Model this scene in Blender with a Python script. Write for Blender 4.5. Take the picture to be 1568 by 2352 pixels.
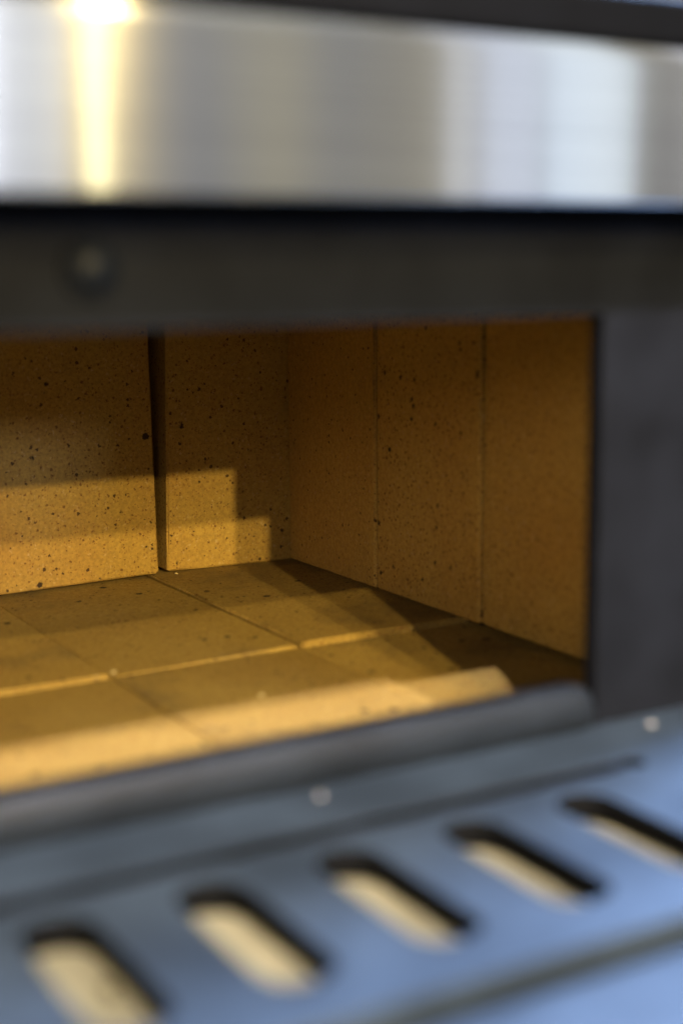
import bpy, bmesh, math, random
from mathutils import Vector, Matrix, noise
random.seed(4)
sc = bpy.context.scene
for o in list(bpy.data.objects): bpy.data.objects.remove(o)
col = sc.collection

# ---- units: all layout numbers are "u" (camera height above the firebox floor) --------------------
U = 0.205                      # metres per u
Z0 = 1.0 + U                   # height of the camera in metres
def P(x, y, z): return Vector((x*U, y*U, Z0 + z*U))

# ============================ camera ===============================================================
cd = bpy.data.cameras.new('camera'); cam = bpy.data.objects.new('camera', cd); col.objects.link(cam)
YAW, PITCH, ROLL = 0.5291, 0.1679, -0.0078
fw = Vector((math.sin(YAW)*math.cos(PITCH), math.cos(YAW)*math.cos(PITCH), -math.sin(PITCH)))
r = fw.cross(Vector((0, 0, 1))).normalized(); u = r.cross(fw)
c_, s_ = math.cos(ROLL), math.sin(ROLL)
r, u = c_*r + s_*u, -s_*r + c_*u
m = Matrix((r, u, -fw)).transposed().to_4x4(); m.translation = P(0, 0, 0); cam.matrix_world = m
cd.sensor_fit = 'VERTICAL'; cd.sensor_height = 36; cd.lens = 3368.5/2352*36
cd.clip_start = 0.01; cd.clip_end = 100
cd.dof.use_dof = True; cd.dof.focus_distance = 4.72*U; cd.dof.aperture_fstop = 3.2
sc.camera = cam

# ============================ world and lamps ======================================================
w = bpy.data.worlds.new('World'); sc.world = w; w.use_nodes = True
nt = w.node_tree; nt.nodes.clear()
out = nt.nodes.new('ShaderNodeOutputWorld'); bg = nt.nodes.new('ShaderNodeBackground')
tc = nt.nodes.new('ShaderNodeTexCoord'); mp = nt.nodes.new('ShaderNodeMapping'); mp.inputs['Scale'].default_value = (10, 10, 0.8)
nz = nt.nodes.new('ShaderNodeTexNoise'); nz.inputs['Scale'].default_value = 1.3; nz.inputs['Detail'].default_value = 2
rp = nt.nodes.new('ShaderNodeValToRGB')
rp.color_ramp.elements[0].position = 0.35; rp.color_ramp.elements[0].color = (0.36, 0.37, 0.41, 1)
rp.color_ramp.elements[1].position = 0.62; rp.color_ramp.elements[1].color = (0.60, 0.55, 0.42, 1)
sep = nt.nodes.new('ShaderNodeSeparateXYZ')
low = nt.nodes.new('ShaderNodeMapRange'); low.inputs[1].default_value = -0.25; low.inputs[2].default_value = 0.05
low.inputs[3].default_value = 0.35; low.inputs[4].default_value = 1.0
mul = nt.nodes.new('ShaderNodeMath'); mul.operation = 'MULTIPLY'; mul.inputs[1].default_value = 0.75
l = nt.links.new
l(tc.outputs['Generated'], mp.inputs['Vector']); l(mp.outputs[0], nz.inputs['Vector']); l(nz.outputs['Fac'], rp.inputs[0])
l(rp.outputs[0], bg.inputs['Color']); l(tc.outputs['Generated'], sep.inputs[0]); l(sep.outputs[2], low.inputs[0])
l(low.outputs[0], mul.inputs[0]); l(mul.outputs[0], bg.inputs['Strength']); l(bg.outputs[0], out.inputs[0])

K = Vector((1.851, 2.1724, -0.101))            # upper right corner of the stove mouth: the light patches fix the lamps' directions
def lamp(name, target, dist, E, color, rad=0.02):
    """warm ceiling spotlight seen from the patch corner `target` through K; E = irradiance wanted there"""
    d = (K - Vector(target)).normalized()
    pos = Vector(target) + d*(dist/U)
    L = bpy.data.lights.new(name, 'POINT'); L.energy = E*4*math.pi*dist*dist; L.color = color; L.shadow_soft_size = rad
    o = bpy.data.objects.new(name, L); col.objects.link(o); o.location = P(*pos)
WARM = (1.0, 0.73, 0.28)
lamp('ceiling_spot', (2.137, 4.353, -0.676), 5.2, 2.0, WARM, 0.03)
lamp('ceiling_spot', (2.265, 4.353, -0.850), 4.3, 2.0, WARM, 0.025)
lamp('ceiling_spot', (2.336, 3.821, -1.0), 2.9, 1.9, WARM, 0.02)
lamp('ceiling_spot', (1.868, 2.964, -1.0), 1.9, 4.5, (1, .88, .90), 0.02)
lamp('ceiling_spot', (2.167, 2.910, -1.0), 1.9, 4.5, (1, .88, .90), 0.02)
lamp('ceiling_spot', (1.12, 4.05, -1.0), 7.0, .3, WARM, 0.04)

def area(name, pos_m, aim_m, w_, h_, radiance, color):
    L = bpy.data.lights.new(name, 'AREA'); L.shape = 'RECTANGLE'; L.size = w_; L.size_y = h_
    L.energy = radiance*math.pi*w_*h_; L.color = color
    o = bpy.data.objects.new(name, L); col.objects.link(o); o.location = pos_m
    o.rotation_euler = (Vector(aim_m) - Vector(pos_m)).to_track_quat('-Z', 'Y').to_euler()
BC = P(1.3, 2.06, 0.24)                        # middle of the steel band
def from_band(az, el, dist, bx):
    """a point in the room, seen from the band point x=bx at azimuth az (from -Y towards +X)"""
    a, e = math.radians(az), math.radians(el)
    return P(bx, 2.06, 0.24) + Vector((math.sin(a)*math.cos(e), -math.cos(a)*math.cos(e), math.sin(e)))*dist
def from_mouth(az, el, dist):
    a, e = math.radians(az), math.radians(el)
    return P(*K) + Vector((math.sin(a)*math.cos(e), -math.cos(a)*math.cos(e), math.sin(e)))*dist
area('window', from_band(13.7, 9, 2.6, 0.8), P(1.2, 2.1, -.3), 0.56, 0.85, .72, (.86, .92, 1.0))
area('high_window', from_mouth(7.0, 10.6, 2.6), P(1.4, 4.3, -.7), 0.34, 0.15, 150.0, (.80, .82, 1.0))
area('left_fill', from_mouth(-48, 12, 2.3), P(2.3, 3.2, -.6), 0.9, 0.45, 10.0, (1.0, .80, .56))  # added warm fill that brightens the right brick wall
area('strip_lamp', from_band(20.8, 9, 2.4, 0.86), P(.9, 2.1, .2), 0.035, 1.0, 2.8, (1, .88, .45))
area('window', from_band(34.2, 8, 2.4, 1.55), P(1.7, 2.1, .2), 0.06, 1.1, .55, (.80, .86, 1.0))
area('window', from_band(36.3, 8, 2.4, 1.60), P(1.7, 2.1, .2), 0.11, 1.1, .85, (.74, .82, 1.0))
area('window', from_band(39.3, 8, 2.4, 1.75), P(1.7, 2.1, .2), 0.17, 1.1, 1.08, (.68, .82, 1.0))
area('window', from_band(44.6, 8, 2.4, 1.95), P(1.7, 2.1, .2), 0.07, 1.1, 1.1, (.72, .78, 1.0))
area('back_window', Vector((1.75, 2.2, Z0 + 1.05)), P(1.2, 1.5, -.9), 1.7, 1.5, 0.9, (.8, .88, 1.0))
area('overhead_fill', P(1.3, 2.0, -.4) + Vector((.5, -1.5, 1.85)), P(1.3, 2.0, -.4), 1.5, .9, 9.0, (.80, .90, 1.0))  # added broad overhead fill for the grey front face, not a real panel
area('right_window', P(1.2, 1.6, -.9) + Vector((1.60, .40, 1.15)), P(1.2, 1.6, -.9), .26, .8, 780.0, (.35, .55, 1.0))

sc.view_settings.view_transform = 'Standard'; sc.view_settings.look = 'None'
sc.view_settings.exposure = 0; sc.view_settings.gamma = 1
sc.render.engine = 'CYCLES'

# ============================ materials ============================================================
def mat(name):
    m = bpy.data.materials.new(name); m.use_nodes = True
    return m, m.node_tree, m.node_tree.nodes['Principled BSDF']
def N(nt, t, **k):
    n = nt.nodes.new(t)
    for a, b in k.items(): setattr(n, a, b)
    return n
def ramp(nt, src, p0, p1, c0=(0, 0, 0, 1), c1=(1, 1, 1, 1)):
    n = nt.nodes.new('ShaderNodeValToRGB'); e = n.color_ramp.elements
    e[0].position, e[1].position = p0, p1; e[0].color, e[1].color = c0, c1
    nt.links.new(src, n.inputs[0]); return n.outputs[0]
def mix(nt, fac, a, b, mode='MIX'):
    n = nt.nodes.new('ShaderNodeMix'); n.data_type = 'RGBA'; n.blend_type = mode
    for s, v in ((n.inputs['Factor'], fac), (n.inputs['A'], a), (n.inputs['B'], b)):
        if hasattr(v, 'links'): nt.links.new(v, s)
        else: s.default_value = v
    return n.outputs['Result']
def noise_tex(nt, vec, scale, detail=3, rough=.55):
    n = nt.nodes.new('ShaderNodeTexNoise'); n.inputs['Scale'].default_value = scale
    n.inputs['Detail'].default_value = detail; n.inputs['Roughness'].default_value = rough
    nt.links.new(vec, n.inputs['Vector']); return n
def math_n(nt, op, a, b=None):
    n = nt.nodes.new('ShaderNodeMath'); n.operation = op
    for s, v in zip(n.inputs, (a, b)):
        if v is None: continue
        if hasattr(v, 'links'): nt.links.new(v, s)
        else: s.default_value = v
    return n.outputs[0]

def brick_mat(name, base, warm, soot, big=(78, .23, .64)):
    m, nt, b = mat(name); L = nt.links.new
    tc = N(nt, 'ShaderNodeTexCoord'); oi = N(nt, 'ShaderNodeObjectInfo')
    off = N(nt, 'ShaderNodeVectorMath', operation='SCALE'); off.inputs['Scale'].default_value = 3.0
    cmb = N(nt, 'ShaderNodeCombineXYZ'); L(oi.outputs['Random'], cmb.inputs[0]); L(oi.outputs['Random'], cmb.inputs[1]); L(cmb.outputs[0], off.inputs[0])
    add = N(nt, 'ShaderNodeVectorMath', operation='ADD'); L(tc.outputs['Object'], add.inputs[0]); L(off.outputs[0], add.inputs[1])
    v0 = add.outputs[0]
    # wobble so the specks are not round
    wob = noise_tex(nt, v0, 700, 2)
    ws = N(nt, 'ShaderNodeVectorMath', operation='MULTIPLY_ADD'); L(wob.outputs['Color'], ws.inputs[0])
    ws.inputs[1].default_value = (.0026,)*3; L(v0, ws.inputs[2]); v = ws.outputs[0]
    cloud = noise_tex(nt, v0, 14, 4)
    c = mix(nt, ramp(nt, cloud.outputs['Fac'], .35, .68), base, warm)
    grain = noise_tex(nt, v0, 420, 4, .7)
    c = mix(nt, ramp(nt, grain.outputs['Fac'], .36, .64), mix(nt, .38, c, (.10, .055, .02, 1)), c)
    light = noise_tex(nt, v0, 380, 2, .6)
    c = mix(nt, ramp(nt, light.outputs['Fac'], .62, .76), c, mix(nt, .22, c, (.75, .62, .42, 1)))
    masks = []
    for scale, thr, keep, colr, amt in ((640, .46, .35, (.19, .075, .02, 1), .6), (430, .42, .60, (.12, .052, .016, 1), .8), (240, .34, .74, (.05, .025, .012, 1), .9), (*big, (.022, .014, .010, 1), .95)):
        vo = N(nt, 'ShaderNodeTexVoronoi'); vo.inputs['Scale'].default_value = scale; L(v, vo.inputs['Vector'])
        sp = N(nt, 'ShaderNodeSeparateColor'); L(vo.outputs['Color'], sp.inputs[0])
        size = math_n(nt, 'MULTIPLY', math_n(nt, 'SUBTRACT', sp.outputs[0], keep), thr/(1-keep))   # only some cells hold a speck
        d = math_n(nt, 'SUBTRACT', size, vo.outputs['Distance'])
        f = ramp(nt, d, 0.0, .05)
        f2 = math_n(nt, 'MULTIPLY', f, amt)
        c = mix(nt, f2, c, colr); masks.append(f)
    if soot:                                           # faint dark smudges left on the hearth bricks
        sm = noise_tex(nt, v0, 9, 5, .65)
        c = mix(nt, math_n(nt, 'MULTIPLY', ramp(nt, sm.outputs['Fac'], .52, .72), soot), c, (.07, .05, .03, 1))
    tint = mix(nt, oi.outputs['Random'], (.90, .88, .86, 1), (1.06, 1.05, 1.04, 1))
    c = mix(nt, 1.0, c, tint, 'MULTIPLY')
    L(c, b.inputs['Base Color']); b.inputs['Roughness'].default_value = .86; b.inputs['Specular IOR Level'].default_value = .22
    bp = N(nt, 'ShaderNodeBump'); bp.inputs['Strength'].default_value = .35; bp.inputs['Distance'].default_value = .0009
    h = math_n(nt, 'SUBTRACT', grain.outputs['Fac'], math_n(nt, 'MULTIPLY', masks[3], .6))
    L(h, bp.inputs['Height']); L(bp.outputs[0], b.inputs['Normal'])
    return m
M_wall = brick_mat('firebrick_wall', (.42, .280, .064, 1), (.39, .235, .052, 1), 0)
M_side = brick_mat('firebrick_side', (.46, .30, .072, 1), (.43, .258, .058, 1), 0, (76, .235, .63))
M_floor = brick_mat('firebrick_floor', (.35, .246, .066, 1), (.295, .198, .050, 1), .65)

def paint_mat(name, colr, rough, metallic=0., spec=.5, bump=.15):
    m, nt, b = mat(name); L = nt.links.new
    tc = N(nt, 'ShaderNodeTexCoord'); v = tc.outputs['Object']
    n1 = noise_tex(nt, v, 22, 4)
    d = tuple(x*.66 for x in colr[:3]) + (1,); e = tuple(min(1, x*1.34) for x in colr[:3]) + (1,)
    L(ramp(nt, n1.outputs['Fac'], .3, .7, d, e), b.inputs['Base Color'])
    n2 = noise_tex(nt, v, 9, 3)
    r_ = N(nt, 'ShaderNodeMapRange'); L(n2.outputs['Fac'], r_.inputs[0]); r_.inputs[1].default_value = .3; r_.inputs[2].default_value = .7
    r_.inputs[3].default_value = rough-.07; r_.inputs[4].default_value = rough+.09; L(r_.outputs[0], b.inputs['Roughness'])
    b.inputs['Metallic'].default_value = metallic; b.inputs['Specular IOR Level'].default_value = spec
    n3 = noise_tex(nt, v, 900, 2); bp = N(nt, 'ShaderNodeBump'); bp.inputs['Strength'].default_value = bump; bp.inputs['Distance'].default_value = .0004
    L(n3.outputs['Fac'], bp.inputs['Height']); L(bp.outputs[0], b.inputs['Normal'])
    return m
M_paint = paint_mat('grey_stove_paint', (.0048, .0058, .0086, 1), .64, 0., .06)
M_plate = paint_mat('grey_plate_paint', (.0185, .0265, .036, 1), .55, 0., .12, .08)
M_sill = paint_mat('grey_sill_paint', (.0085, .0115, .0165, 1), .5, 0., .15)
M_slot_shade = paint_mat('slot_wall_shade', (.0022, .0024, .003, 1), .7, 0., .06)  # near-black colour puts the shade into the slot and slit walls
M_black = paint_mat('black_enamel', (.0014, .0018, .0028, 1), .6, 0., .05)
M_dark = paint_mat('dark_sheet_steel', (.03, .028, .026, 1), .7, .2, .3)
M_tray = paint_mat('brassy_tray', (.155, .142, .086, 1), .45, 0., .4, .05)
M_bolt = paint_mat('bolt_steel', (.004, .006, .011, 1), .5, 0., .12)
M_glint = paint_mat('glint_brass', (.9, .78, .42, 1), .18, 1.)  # polished material for the added glint bump
M_chip = paint_mat('firebrick_chip', (.44, .35, .17, 1), .9)
M_crumb = paint_mat('pale_crumb', (.17, .17, .165, 1), .9)
m, nt, b = mat('brushed_steel'); L = nt.links.new; M_steel = m
tc = N(nt, 'ShaderNodeTexCoord'); mp = N(nt, 'ShaderNodeMapping'); mp.inputs['Scale'].default_value = (6, 400, 900); L(tc.outputs['Object'], mp.inputs[0])
n1 = noise_tex(nt, mp.outputs[0], 1.0, 3)
L(ramp(nt, n1.outputs['Fac'], .3, .7, (.60, .60, .60, 1), (.72, .72, .71, 1)), b.inputs['Base Color'])
b.inputs['Metallic'].default_value = 1.; b.inputs['Roughness'].default_value = .13; b.inputs['Anisotropic'].default_value = 1.0
tg = N(nt, 'ShaderNodeTangent'); tg.direction_type = 'RADIAL'; tg.axis = 'Z'; b.inputs['Anisotropic Rotation'].default_value = .25; L(tg.outputs[0], b.inputs['Tangent'])

# ============================ helpers ==============================================================
def link(name, me, mt, parent=None, loc=None, smooth=False):
    o = bpy.data.objects.new(name, me); col.objects.link(o)
    if not me.materials: me.materials.append(mt)
    if loc is not None: o.location = loc
    if parent: o.parent = parent
    if smooth:
        for p in me.polygons: p.use_smooth = True
    return o
def tag(o, label, cat=None, group=None, kind=None):
    if label: o['label'] = label
    if cat: o['category'] = cat
    if group: o['group'] = group
    if kind: o['kind'] = kind
    return o
def box_me(name, x0, x1, y0, y1, z0, z1, org, bev=.004, seg=2):
    bm = bmesh.new(); bmesh.ops.create_cube(bm, size=1)
    a, b_ = P(x0, y0, z0) - org, P(x1, y1, z1) - org
    for v in bm.verts: v.co = Vector([a[i] if v.co[i] < 0 else b_[i] for i in range(3)])
    if bev: bmesh.ops.bevel(bm, geom=bm.edges[:], offset=bev*U, segments=seg, affect='EDGES', profile=.6)
    me = bpy.data.meshes.new(name); bm.to_mesh(me); bm.free(); return me
def plate_me(name, loops, thick, to_world, bev):
    """flat sheet with holes: closed 2D loops (first is the outline), given thickness and rounded rims"""
    cu = bpy.data.curves.new(name, 'CURVE'); cu.dimensions = '2D'; cu.fill_mode = 'BOTH'
    cu.extrude = max(thick/2 - bev, 1e-5)*U; cu.bevel_depth = bev*U; cu.bevel_resolution = 2; cu.offset = -bev*U
    for lp in loops:
        s = cu.splines.new('POLY'); s.points.add(len(lp)-1); s.use_cyclic_u = True
        for pt, (x, y) in zip(s.points, lp): pt.co = (x*U, y*U, 0, 1)
    t = bpy.data.objects.new('tmp', cu); col.objects.link(t)
    dg = bpy.context.evaluated_depsgraph_get(); dg.update()
    me = bpy.data.meshes.new_from_object(t.evaluated_get(dg)); bpy.data.objects.remove(t)
    me.name = name; me.transform(to_world); me.materials.clear(); me.update(); return me
def slot_loop(xc, y0, y1, w_, n=10, far_r=None):
    pts = []; r_ = w_/2
    for i in range(n+1): a = math.pi*i/n; pts.append((xc + r_*math.cos(a), y1 - r_ + r_*math.sin(a)))
    q = min(r_, .045)
    for cx, a0 in ((xc - r_ + q, math.pi), (xc + r_ - q, 1.5*math.pi)):
        for i in range(6): a = a0 + i/5*math.pi/2; pts.append((cx + q*math.cos(a), y0 + q + q*math.sin(a)))
    return pts
def sweep_me(name, prof, x0, x1, org, closed=True, nx=2):
    """profile in (y,z) swept along x"""
    bm = bmesh.new(); rings = []
    for i in range(nx):
        x = x0 + (x1-x0)*i/(nx-1); rings.append([bm.verts.new(P(x, y, z) - org) for y, z in prof])
    n = len(prof)
    for a, b_ in zip(rings, rings[1:]):
        for j in range(n if closed else n-1): bm.faces.new((a[j], a[(j+1) % n], b_[(j+1) % n], b_[j]))
    if closed: bm.faces.new(rings[0][::-1]); bm.faces.new(rings[-1])
    bmesh.ops.recalc_face_normals(bm, faces=bm.faces[:])
    me = bpy.data.meshes.new(name); bm.to_mesh(me); bm.free(); return me

# ============================ the stove ============================================================
YF = 2.1724; XJ = 1.851; XL = -0.20; ZT = -0.101; ZL = -0.908; FT = 0.040     # face plane, mouth, ledge level, face thickness
XR = 2.3366; YB = 4.353
SX0, SX1 = -0.85, 2.86
org = P((SX0+SX1)/2, 3.3, -1.6)
stove = bpy.data.objects.new('wood_stove', None); col.objects.link(stove); stove.location = org
stove.empty_display_size = .1
tag(stove, 'open wood stove with grey steel front, brushed steel hood band and slotted hearth plate', 'stove')
def part(name, me, mt, parent=stove, smooth=False, label=None):
    o = link(name, me, mt, parent, None, smooth)
    if label: o['label'] = label
    return o

# front face with the mouth cut out
def rrect(x0, x1, y0, y1, r_, n=5):
    pts = []
    for cx, cy, a0 in ((x1-r_, y1-r_, 0), (x0+r_, y1-r_, 90), (x0+r_, y0+r_, 180), (x1-r_, y0+r_, 270)):
        for i in range(n+1): a = math.radians(a0 + 90*i/n); pts.append((cx + r_*math.cos(a), cy + r_*math.sin(a)))
    return pts
T = Matrix.Translation(P(0, YF + FT/2, 0) - org) @ Matrix.Rotation(math.pi/2, 4, 'X')
face = plate_me('front_face', [rrect(SX0, SX1, -1.55, .36, .01), rrect(XL, XJ, -0.905, ZT, .003)], FT, T, .003)
part('front_face', face, M_paint)
# rounded sill along the foot of the mouth
prof = []
for i in range(17):
    a = math.radians(-80 + 190*i/16); prof.append((2.172 - .030*math.cos(a), -.868 + .048*math.sin(a)))
prof += [(2.215, -.824), (2.215, -.90)]
bm = bmesh.new(); rings = []
xs = [XL+.004] + [XL + .1 + (1.80-XL-.1)*i/8 for i in range(9)] + [1.812, 1.824, 1.834, 1.841, 1.845]
for x in xs:
    k = max(0., (x - 1.80)/.045); s = math.sqrt(max(.0, 1 - k*k))*.85 + .15
    rings.append([bm.verts.new(P(x, 2.215 + (y-2.215)*(.4+.6*s), -.915 + (z+.915)*s) - org) for y, z in prof])
n = len(prof)
for a, b_ in zip(rings, rings[1:]):
    for j in range(n): bm.faces.new((a[j], a[(j+1) % n], b_[(j+1) % n], b_[j]))
bm.faces.new(rings[0][::-1]); bm.faces.new(rings[-1]); bmesh.ops.recalc_face_normals(bm, faces=bm.faces[:])
me = bpy.data.meshes.new('sill'); bm.to_mesh(me); bm.free()
part('sill', me, M_sill, smooth=True)

# hearth plate: ledge, slit with its round end, five and more slots
PT = .050
slots = [slot_loop(.618 + .2335*i, 1.537, 1.89, .110) for i in range(-4, 5)]
slit = [(-.6, 1.941), (1.72, 1.941)] + [(1.762 + .026*math.cos(math.radians(a)), 1.962 + .026*math.sin(math.radians(a))) for a in range(-150, 151, 25)] + [(1.72, 1.983), (-.6, 1.983)]
T = Matrix.Translation(P(0, 0, ZL - PT/2) - org)
hp = plate_me('hearth_plate', [rrect(SX0+.02, SX1-.02, 1.436, YF-.002, .008), slit] + slots, PT, T, .002)
hp.materials.append(M_plate); hp.materials.append(M_slot_shade)
for p in hp.polygons: p.material_index = 1 if abs(p.normal.z) < .6 and 1.50 < (p.center.y + org.y)/U < 2.0 else 0
part('hearth_plate', hp, M_plate)
part('ash_tray', box_me('ash_tray', SX0+.06, SX1-.06, 1.49, 1.93, ZL-.075, ZL-PT-.004, org), M_tray)
bm = bmesh.new(); bmesh.ops.create_uvsphere(bm, u_segments=20, v_segments=12, radius=.014*U)  # small bump added on the tray to make a lamp glint in one slot
for v in bm.verts: v.co = Vector((v.co.x*.65, v.co.y*1.5, v.co.z*.6)) + P(.653, 1.745, ZL-PT-.004) - org
me = bpy.data.meshes.new('glint_bump'); bm.to_mesh(me); bm.free(); part('glint_bump', me, M_glint, smooth=True)
part('trough', box_me('trough', SX0+.04, SX1-.04, 1.935, YF-.01, ZL-.20, ZL-.09, org), M_paint)
part('apron', box_me('apron', SX0+.02, SX1-.02, 0.90, 1.388, ZL-.045, ZL-.022, org, .006, 3), M_plate)
part('apron_gap_strip', box_me('apron_gap_strip', SX0+.02, SX1-.02, 1.30, 1.47, ZL-.14, ZL-.052, org), M_plate)

# hood: brushed band in front, dark underside, black top plate
YH = 2.003
prof = [(YH+.006, .0975), (YH, .103)] + [(YH, .103 + .226*i/6) for i in range(1, 7)] + [(YH, .337), (YH+.0003, .351), (YH+.0015, .3635), (YH+.03, .3635), (YH+.03, .0975)]
me = sweep_me('hood_band', prof, SX0-.03, SX1+.03, org)
part('hood_band', me, M_steel)
part('hood_underside', box_me('hood_underside', SX0-.02, SX1+.02, YH+.031, YF-.002, .103, .13, org), M_dark)
prof = []
for i in range(6): a = math.radians(-90 - 90*i/5); prof.append((YH+.012 + .014*math.cos(a), .3800 + .0145*math.sin(a)))
for i in range(6): a = math.radians(180 - 90*i/5); prof.append((YH+.012 + .014*math.cos(a), .4420 + .0145*math.sin(a)))
prof += [(4.75, .4565), (4.75, .3655)]
me = sweep_me('top_plate', prof, SX0-.05, SX1+.05, org)
part('top_plate', me, M_black, smooth=False)
# casing behind the bricks
for nm, a in (('side_panel', (SX0+.02, SX0+.06, YF+FT+.001, 4.68, -1.55, .372)), ('side_panel', (SX1-.06, SX1-.02, YF+FT+.001, 4.68, -1.55, .372)),
              ('back_panel', (SX0+.061, SX1-.061, 4.62, 4.66, -1.55, .372)), ('base_panel', (SX0+.061, SX1-.061, YF+FT+.001, 4.619, -1.30, -1.26)),
              ('baffle', (SX0+.061, SX1-.061, YF+FT+.001, 4.619, .135, .17))):
    part(nm, box_me(nm, *a, org), M_dark)
# bolt head on the face above the mouth
bm = bmesh.new(); bmesh.ops.create_uvsphere(bm, u_segments=28, v_segments=16, radius=.043*U)
for v in bm.verts: v.co = Vector((v.co.x, v.co.y*.75, v.co.z))
bmesh.ops.translate(bm, verts=bm.verts[:], vec=P(.828, YF, -.005) - org)
me = bpy.data.meshes.new('bolt_head'); bm.to_mesh(me); bm.free(); part('bolt_head', me, M_bolt, smooth=True)
bm = bmesh.new(); bmesh.ops.create_cone(bm, cap_ends=True, segments=32, radius1=.052*U, radius2=.048*U, depth=.012*U)
bmesh.ops.rotate(bm, verts=bm.verts[:], matrix=Matrix.Rotation(math.pi/2, 3, 'X')); bmesh.ops.translate(bm, verts=bm.verts[:], vec=P(.828, YF-.006, -.005) - org)
me = bpy.data.meshes.new('washer'); bm.to_mesh(me); bm.free(); part('washer', me, M_paint, smooth=False)

# ============================ firebricks ===========================================================
def brick_me(name, sx, sy, sz, seed, chip=.009, step=.045):
    """sx,sy,sz in u; origin in the middle of the base; worn, slightly chipped arrises"""
    e = .006
    def ax(s):
        n = max(2, int((s-2*e)/step)); return [0.] + [e + (s-2*e)*i/n for i in range(n+1)] + [s]
    A = [ax(sx), ax(sy), ax(sz)]; D = (sx, sy, sz)
    bm = bmesh.new(); vs = {}
    def vert(i, j, k):
        key = (i, j, k)
        if key not in vs:
            c = [A[0][i], A[1][j], A[2][k]]; ends = [(c[t] in (0., D[t])) for t in range(3)]
            q = Vector(c); 
            if sum(ends) >= 2:
                nv = noise.noise(q*9 + Vector((seed*7.3, seed*3.1, 0))); nb = noise.noise(q*40 + Vector((seed*1.7, 0, seed*2.)))
                d = chip*(.35 + .5*max(0, nb) + 1.3*max(0, nv-.15))
                for t in range(3):
                    if ends[t]: q[t] += d if q[t] == 0. else -d
            vs[key] = bm.verts.new(((q[0]-sx/2)*U, (q[1]-sy/2)*U, q[2]*U))
        return vs[key]
    nx, ny, nz_ = (len(a)-1 for a in A)
    for k in (0, nz_):
        for i in range(nx):
            for j in range(ny): bm.faces.new([vert(i, j, k), vert(i+1, j, k), vert(i+1, j+1, k), vert(i, j+1, k)])
    for j in (0, ny):
        for i in range(nx):
            for k in range(nz_): bm.faces.new([vert(i, j, k), vert(i+1, j, k), vert(i+1, j, k+1), vert(i, j, k+1)])
    for i in (0, nx):
        for j in range(ny):
            for k in range(nz_): bm.faces.new([vert(i, j, k), vert(i, j+1, k), vert(i, j+1, k+1), vert(i, j, k+1)])
    bmesh.ops.recalc_face_normals(bm, faces=bm.faces[:])
    me = bpy.data.meshes.new(name); bm.to_mesh(me); bm.free(); return me
cnt = [0]
def brick(x0, x1, y0, y1, z0, z1, mt, label, group, tilt=(0, 0, 0), chip=.009):
    cnt[0] += 1
    o = link('firebrick', brick_me('firebrick', x1-x0, y1-y0, z1-z0, cnt[0], chip), mt, None, P((x0+x1)/2, (y0+y1)/2, z0))
    o.rotation_euler = tilt
    return tag(o, label, 'firebrick', group)
G1, G2, G3 = 'firebricks of the back wall', 'firebricks of the right wall', 'firebricks of the hearth floor'
TH = .155; ZTOP = .12
# back wall
brick(1.297, 1.852, YB-.004, YB-.004+TH, -.998, ZTOP, M_wall, 'upright back wall firebrick left of the black gap, pale light on it', G1, (0, -.016, 0))
brick(1.884, 2.425, YB, YB+TH, -.998, ZTOP, M_wall, 'upright back wall firebrick between the black gap and the right corner', G1, (0, .022, 0))
for i, x in enumerate((.739, .181, -.377)):
    brick(x, x+.555, YB, YB+TH, -.998, ZTOP, M_wall, 'upright back wall firebrick out of sight behind the left side of the mouth', G1)
# right wall, from the back corner to the front
yj = [(3.795, YB-.004), (3.249, 3.783), (2.690, 3.231), (YF+FT+.006, 2.684)]
lab = ['speckled upright firebrick on the right wall, next to the back corner', 'upright firebrick in the middle of the right wall, between two thin joints',
       'upright right wall firebrick nearest the grey front face, softly out of focus', 'upright right wall firebrick hidden behind the grey front face']
for (a, b_), dx, lb, tl in zip(yj, (0, .001, .004, .005), lab, (.0, .0015, -.001, 0)):
    brick(XR+dx, XR+dx+TH, a, b_, -.996, ZTOP, M_side, lb, G2, (tl, 0, 0))
for i, (a, b_) in enumerate(yj):
    brick(-.68-TH, -.68, a, b_, -.996, ZTOP, M_wall, 'upright firebrick on the unseen left wall of the firebox', 'firebricks of the left wall')
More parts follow.
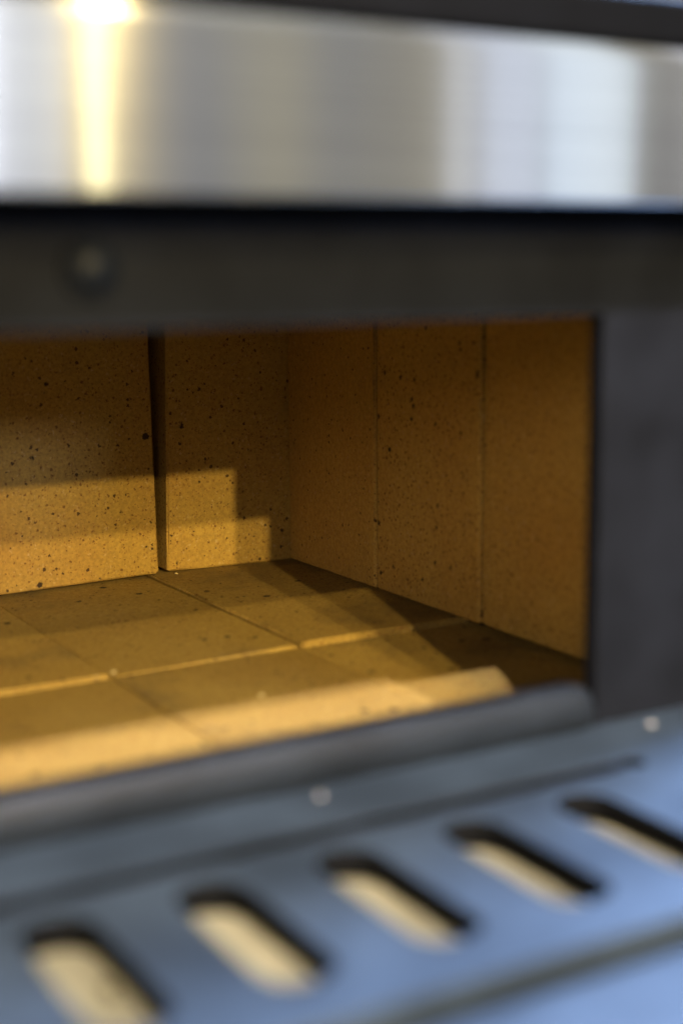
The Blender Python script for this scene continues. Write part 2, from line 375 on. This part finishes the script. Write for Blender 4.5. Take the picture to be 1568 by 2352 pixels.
# floor: two rows
xc = [(1.833, 2.385), (1.292, 1.827), (.748, 1.287), (.204, .743), (-.34, .199), (-.83, -.345)]
back_l = ['back row floor firebrick in the right corner, its bright front edge catching the light', 'back row floor firebrick under the black gap of the back wall',
          'back row floor firebrick at the left edge of the picture']
front_l = ['front row floor firebrick at the right, half in shadow beside the right wall', 'front row floor firebrick in the middle, just behind the rounded sill',
           'front row floor firebrick at the left, brightly lit behind the rounded sill']
hid = 'hearth floor firebrick out of sight to the left'
for i, (a, b_) in enumerate(xc):
    brick(a, b_, 3.351, YB-.004 + .12, -1.155, -1.0 + (0, -.0105, -.007, 0, 0, 0)[i], M_floor, back_l[i] if i < 3 else hid, G3, ((0, 0, 0), (0, -.018, 0), (0, -.003, 0), (0,)*3, (0,)*3, (0,)*3)[i])
    brick(a+.000, b_+.0035, YF+FT+.015, 3.345, -1.17, -1.0145 + (0, .002, -.001, 0, 0, 0)[i], M_floor, front_l[i] if i < 3 else hid, G3, chip=.004)

# ============================ crumbs ===============================================================
def crumb(x, y, z, s, label, seed):
    bm = bmesh.new(); bmesh.ops.create_icosphere(bm, subdivisions=2, radius=s*U)
    for v in bm.verts:
        k = 1 + .55*noise.noise(v.co*(1.3/(s*U)) + Vector((seed*5., 0, 0))); v.co = Vector((v.co.x*k*1.15, v.co.y*k, max(v.co.z*k*.7, -s*U*.35)))
    me = bpy.data.meshes.new('brick_crumb'); bm.to_mesh(me); bm.free()
    tag(link('brick_crumb', me, M_crumb if z > -.95 else M_chip, None, P(x, y, z + s*.35)), label, 'crumb', 'pale crumbs of firebrick')
crumb(1.184, 2.106, ZL, .006, 'pale crumb on the grey ledge below the middle of the rounded sill', 1)
crumb(1.939, 2.108, ZL, .008, 'pale crumb on the grey ledge at the foot of the right front face', 2)
crumb(1.290, 3.335, -1.0, .006, 'pale crumb on the floor row joint at the left', 3)
crumb(1.53, 3.00, -1.0135, .007, 'pale crumb on the middle front floor brick near the bright strip', 4)
crumb(1.905, 4.335, -.999, .005, 'tiny pale crumb on the floor at the foot of the black gap', 5)
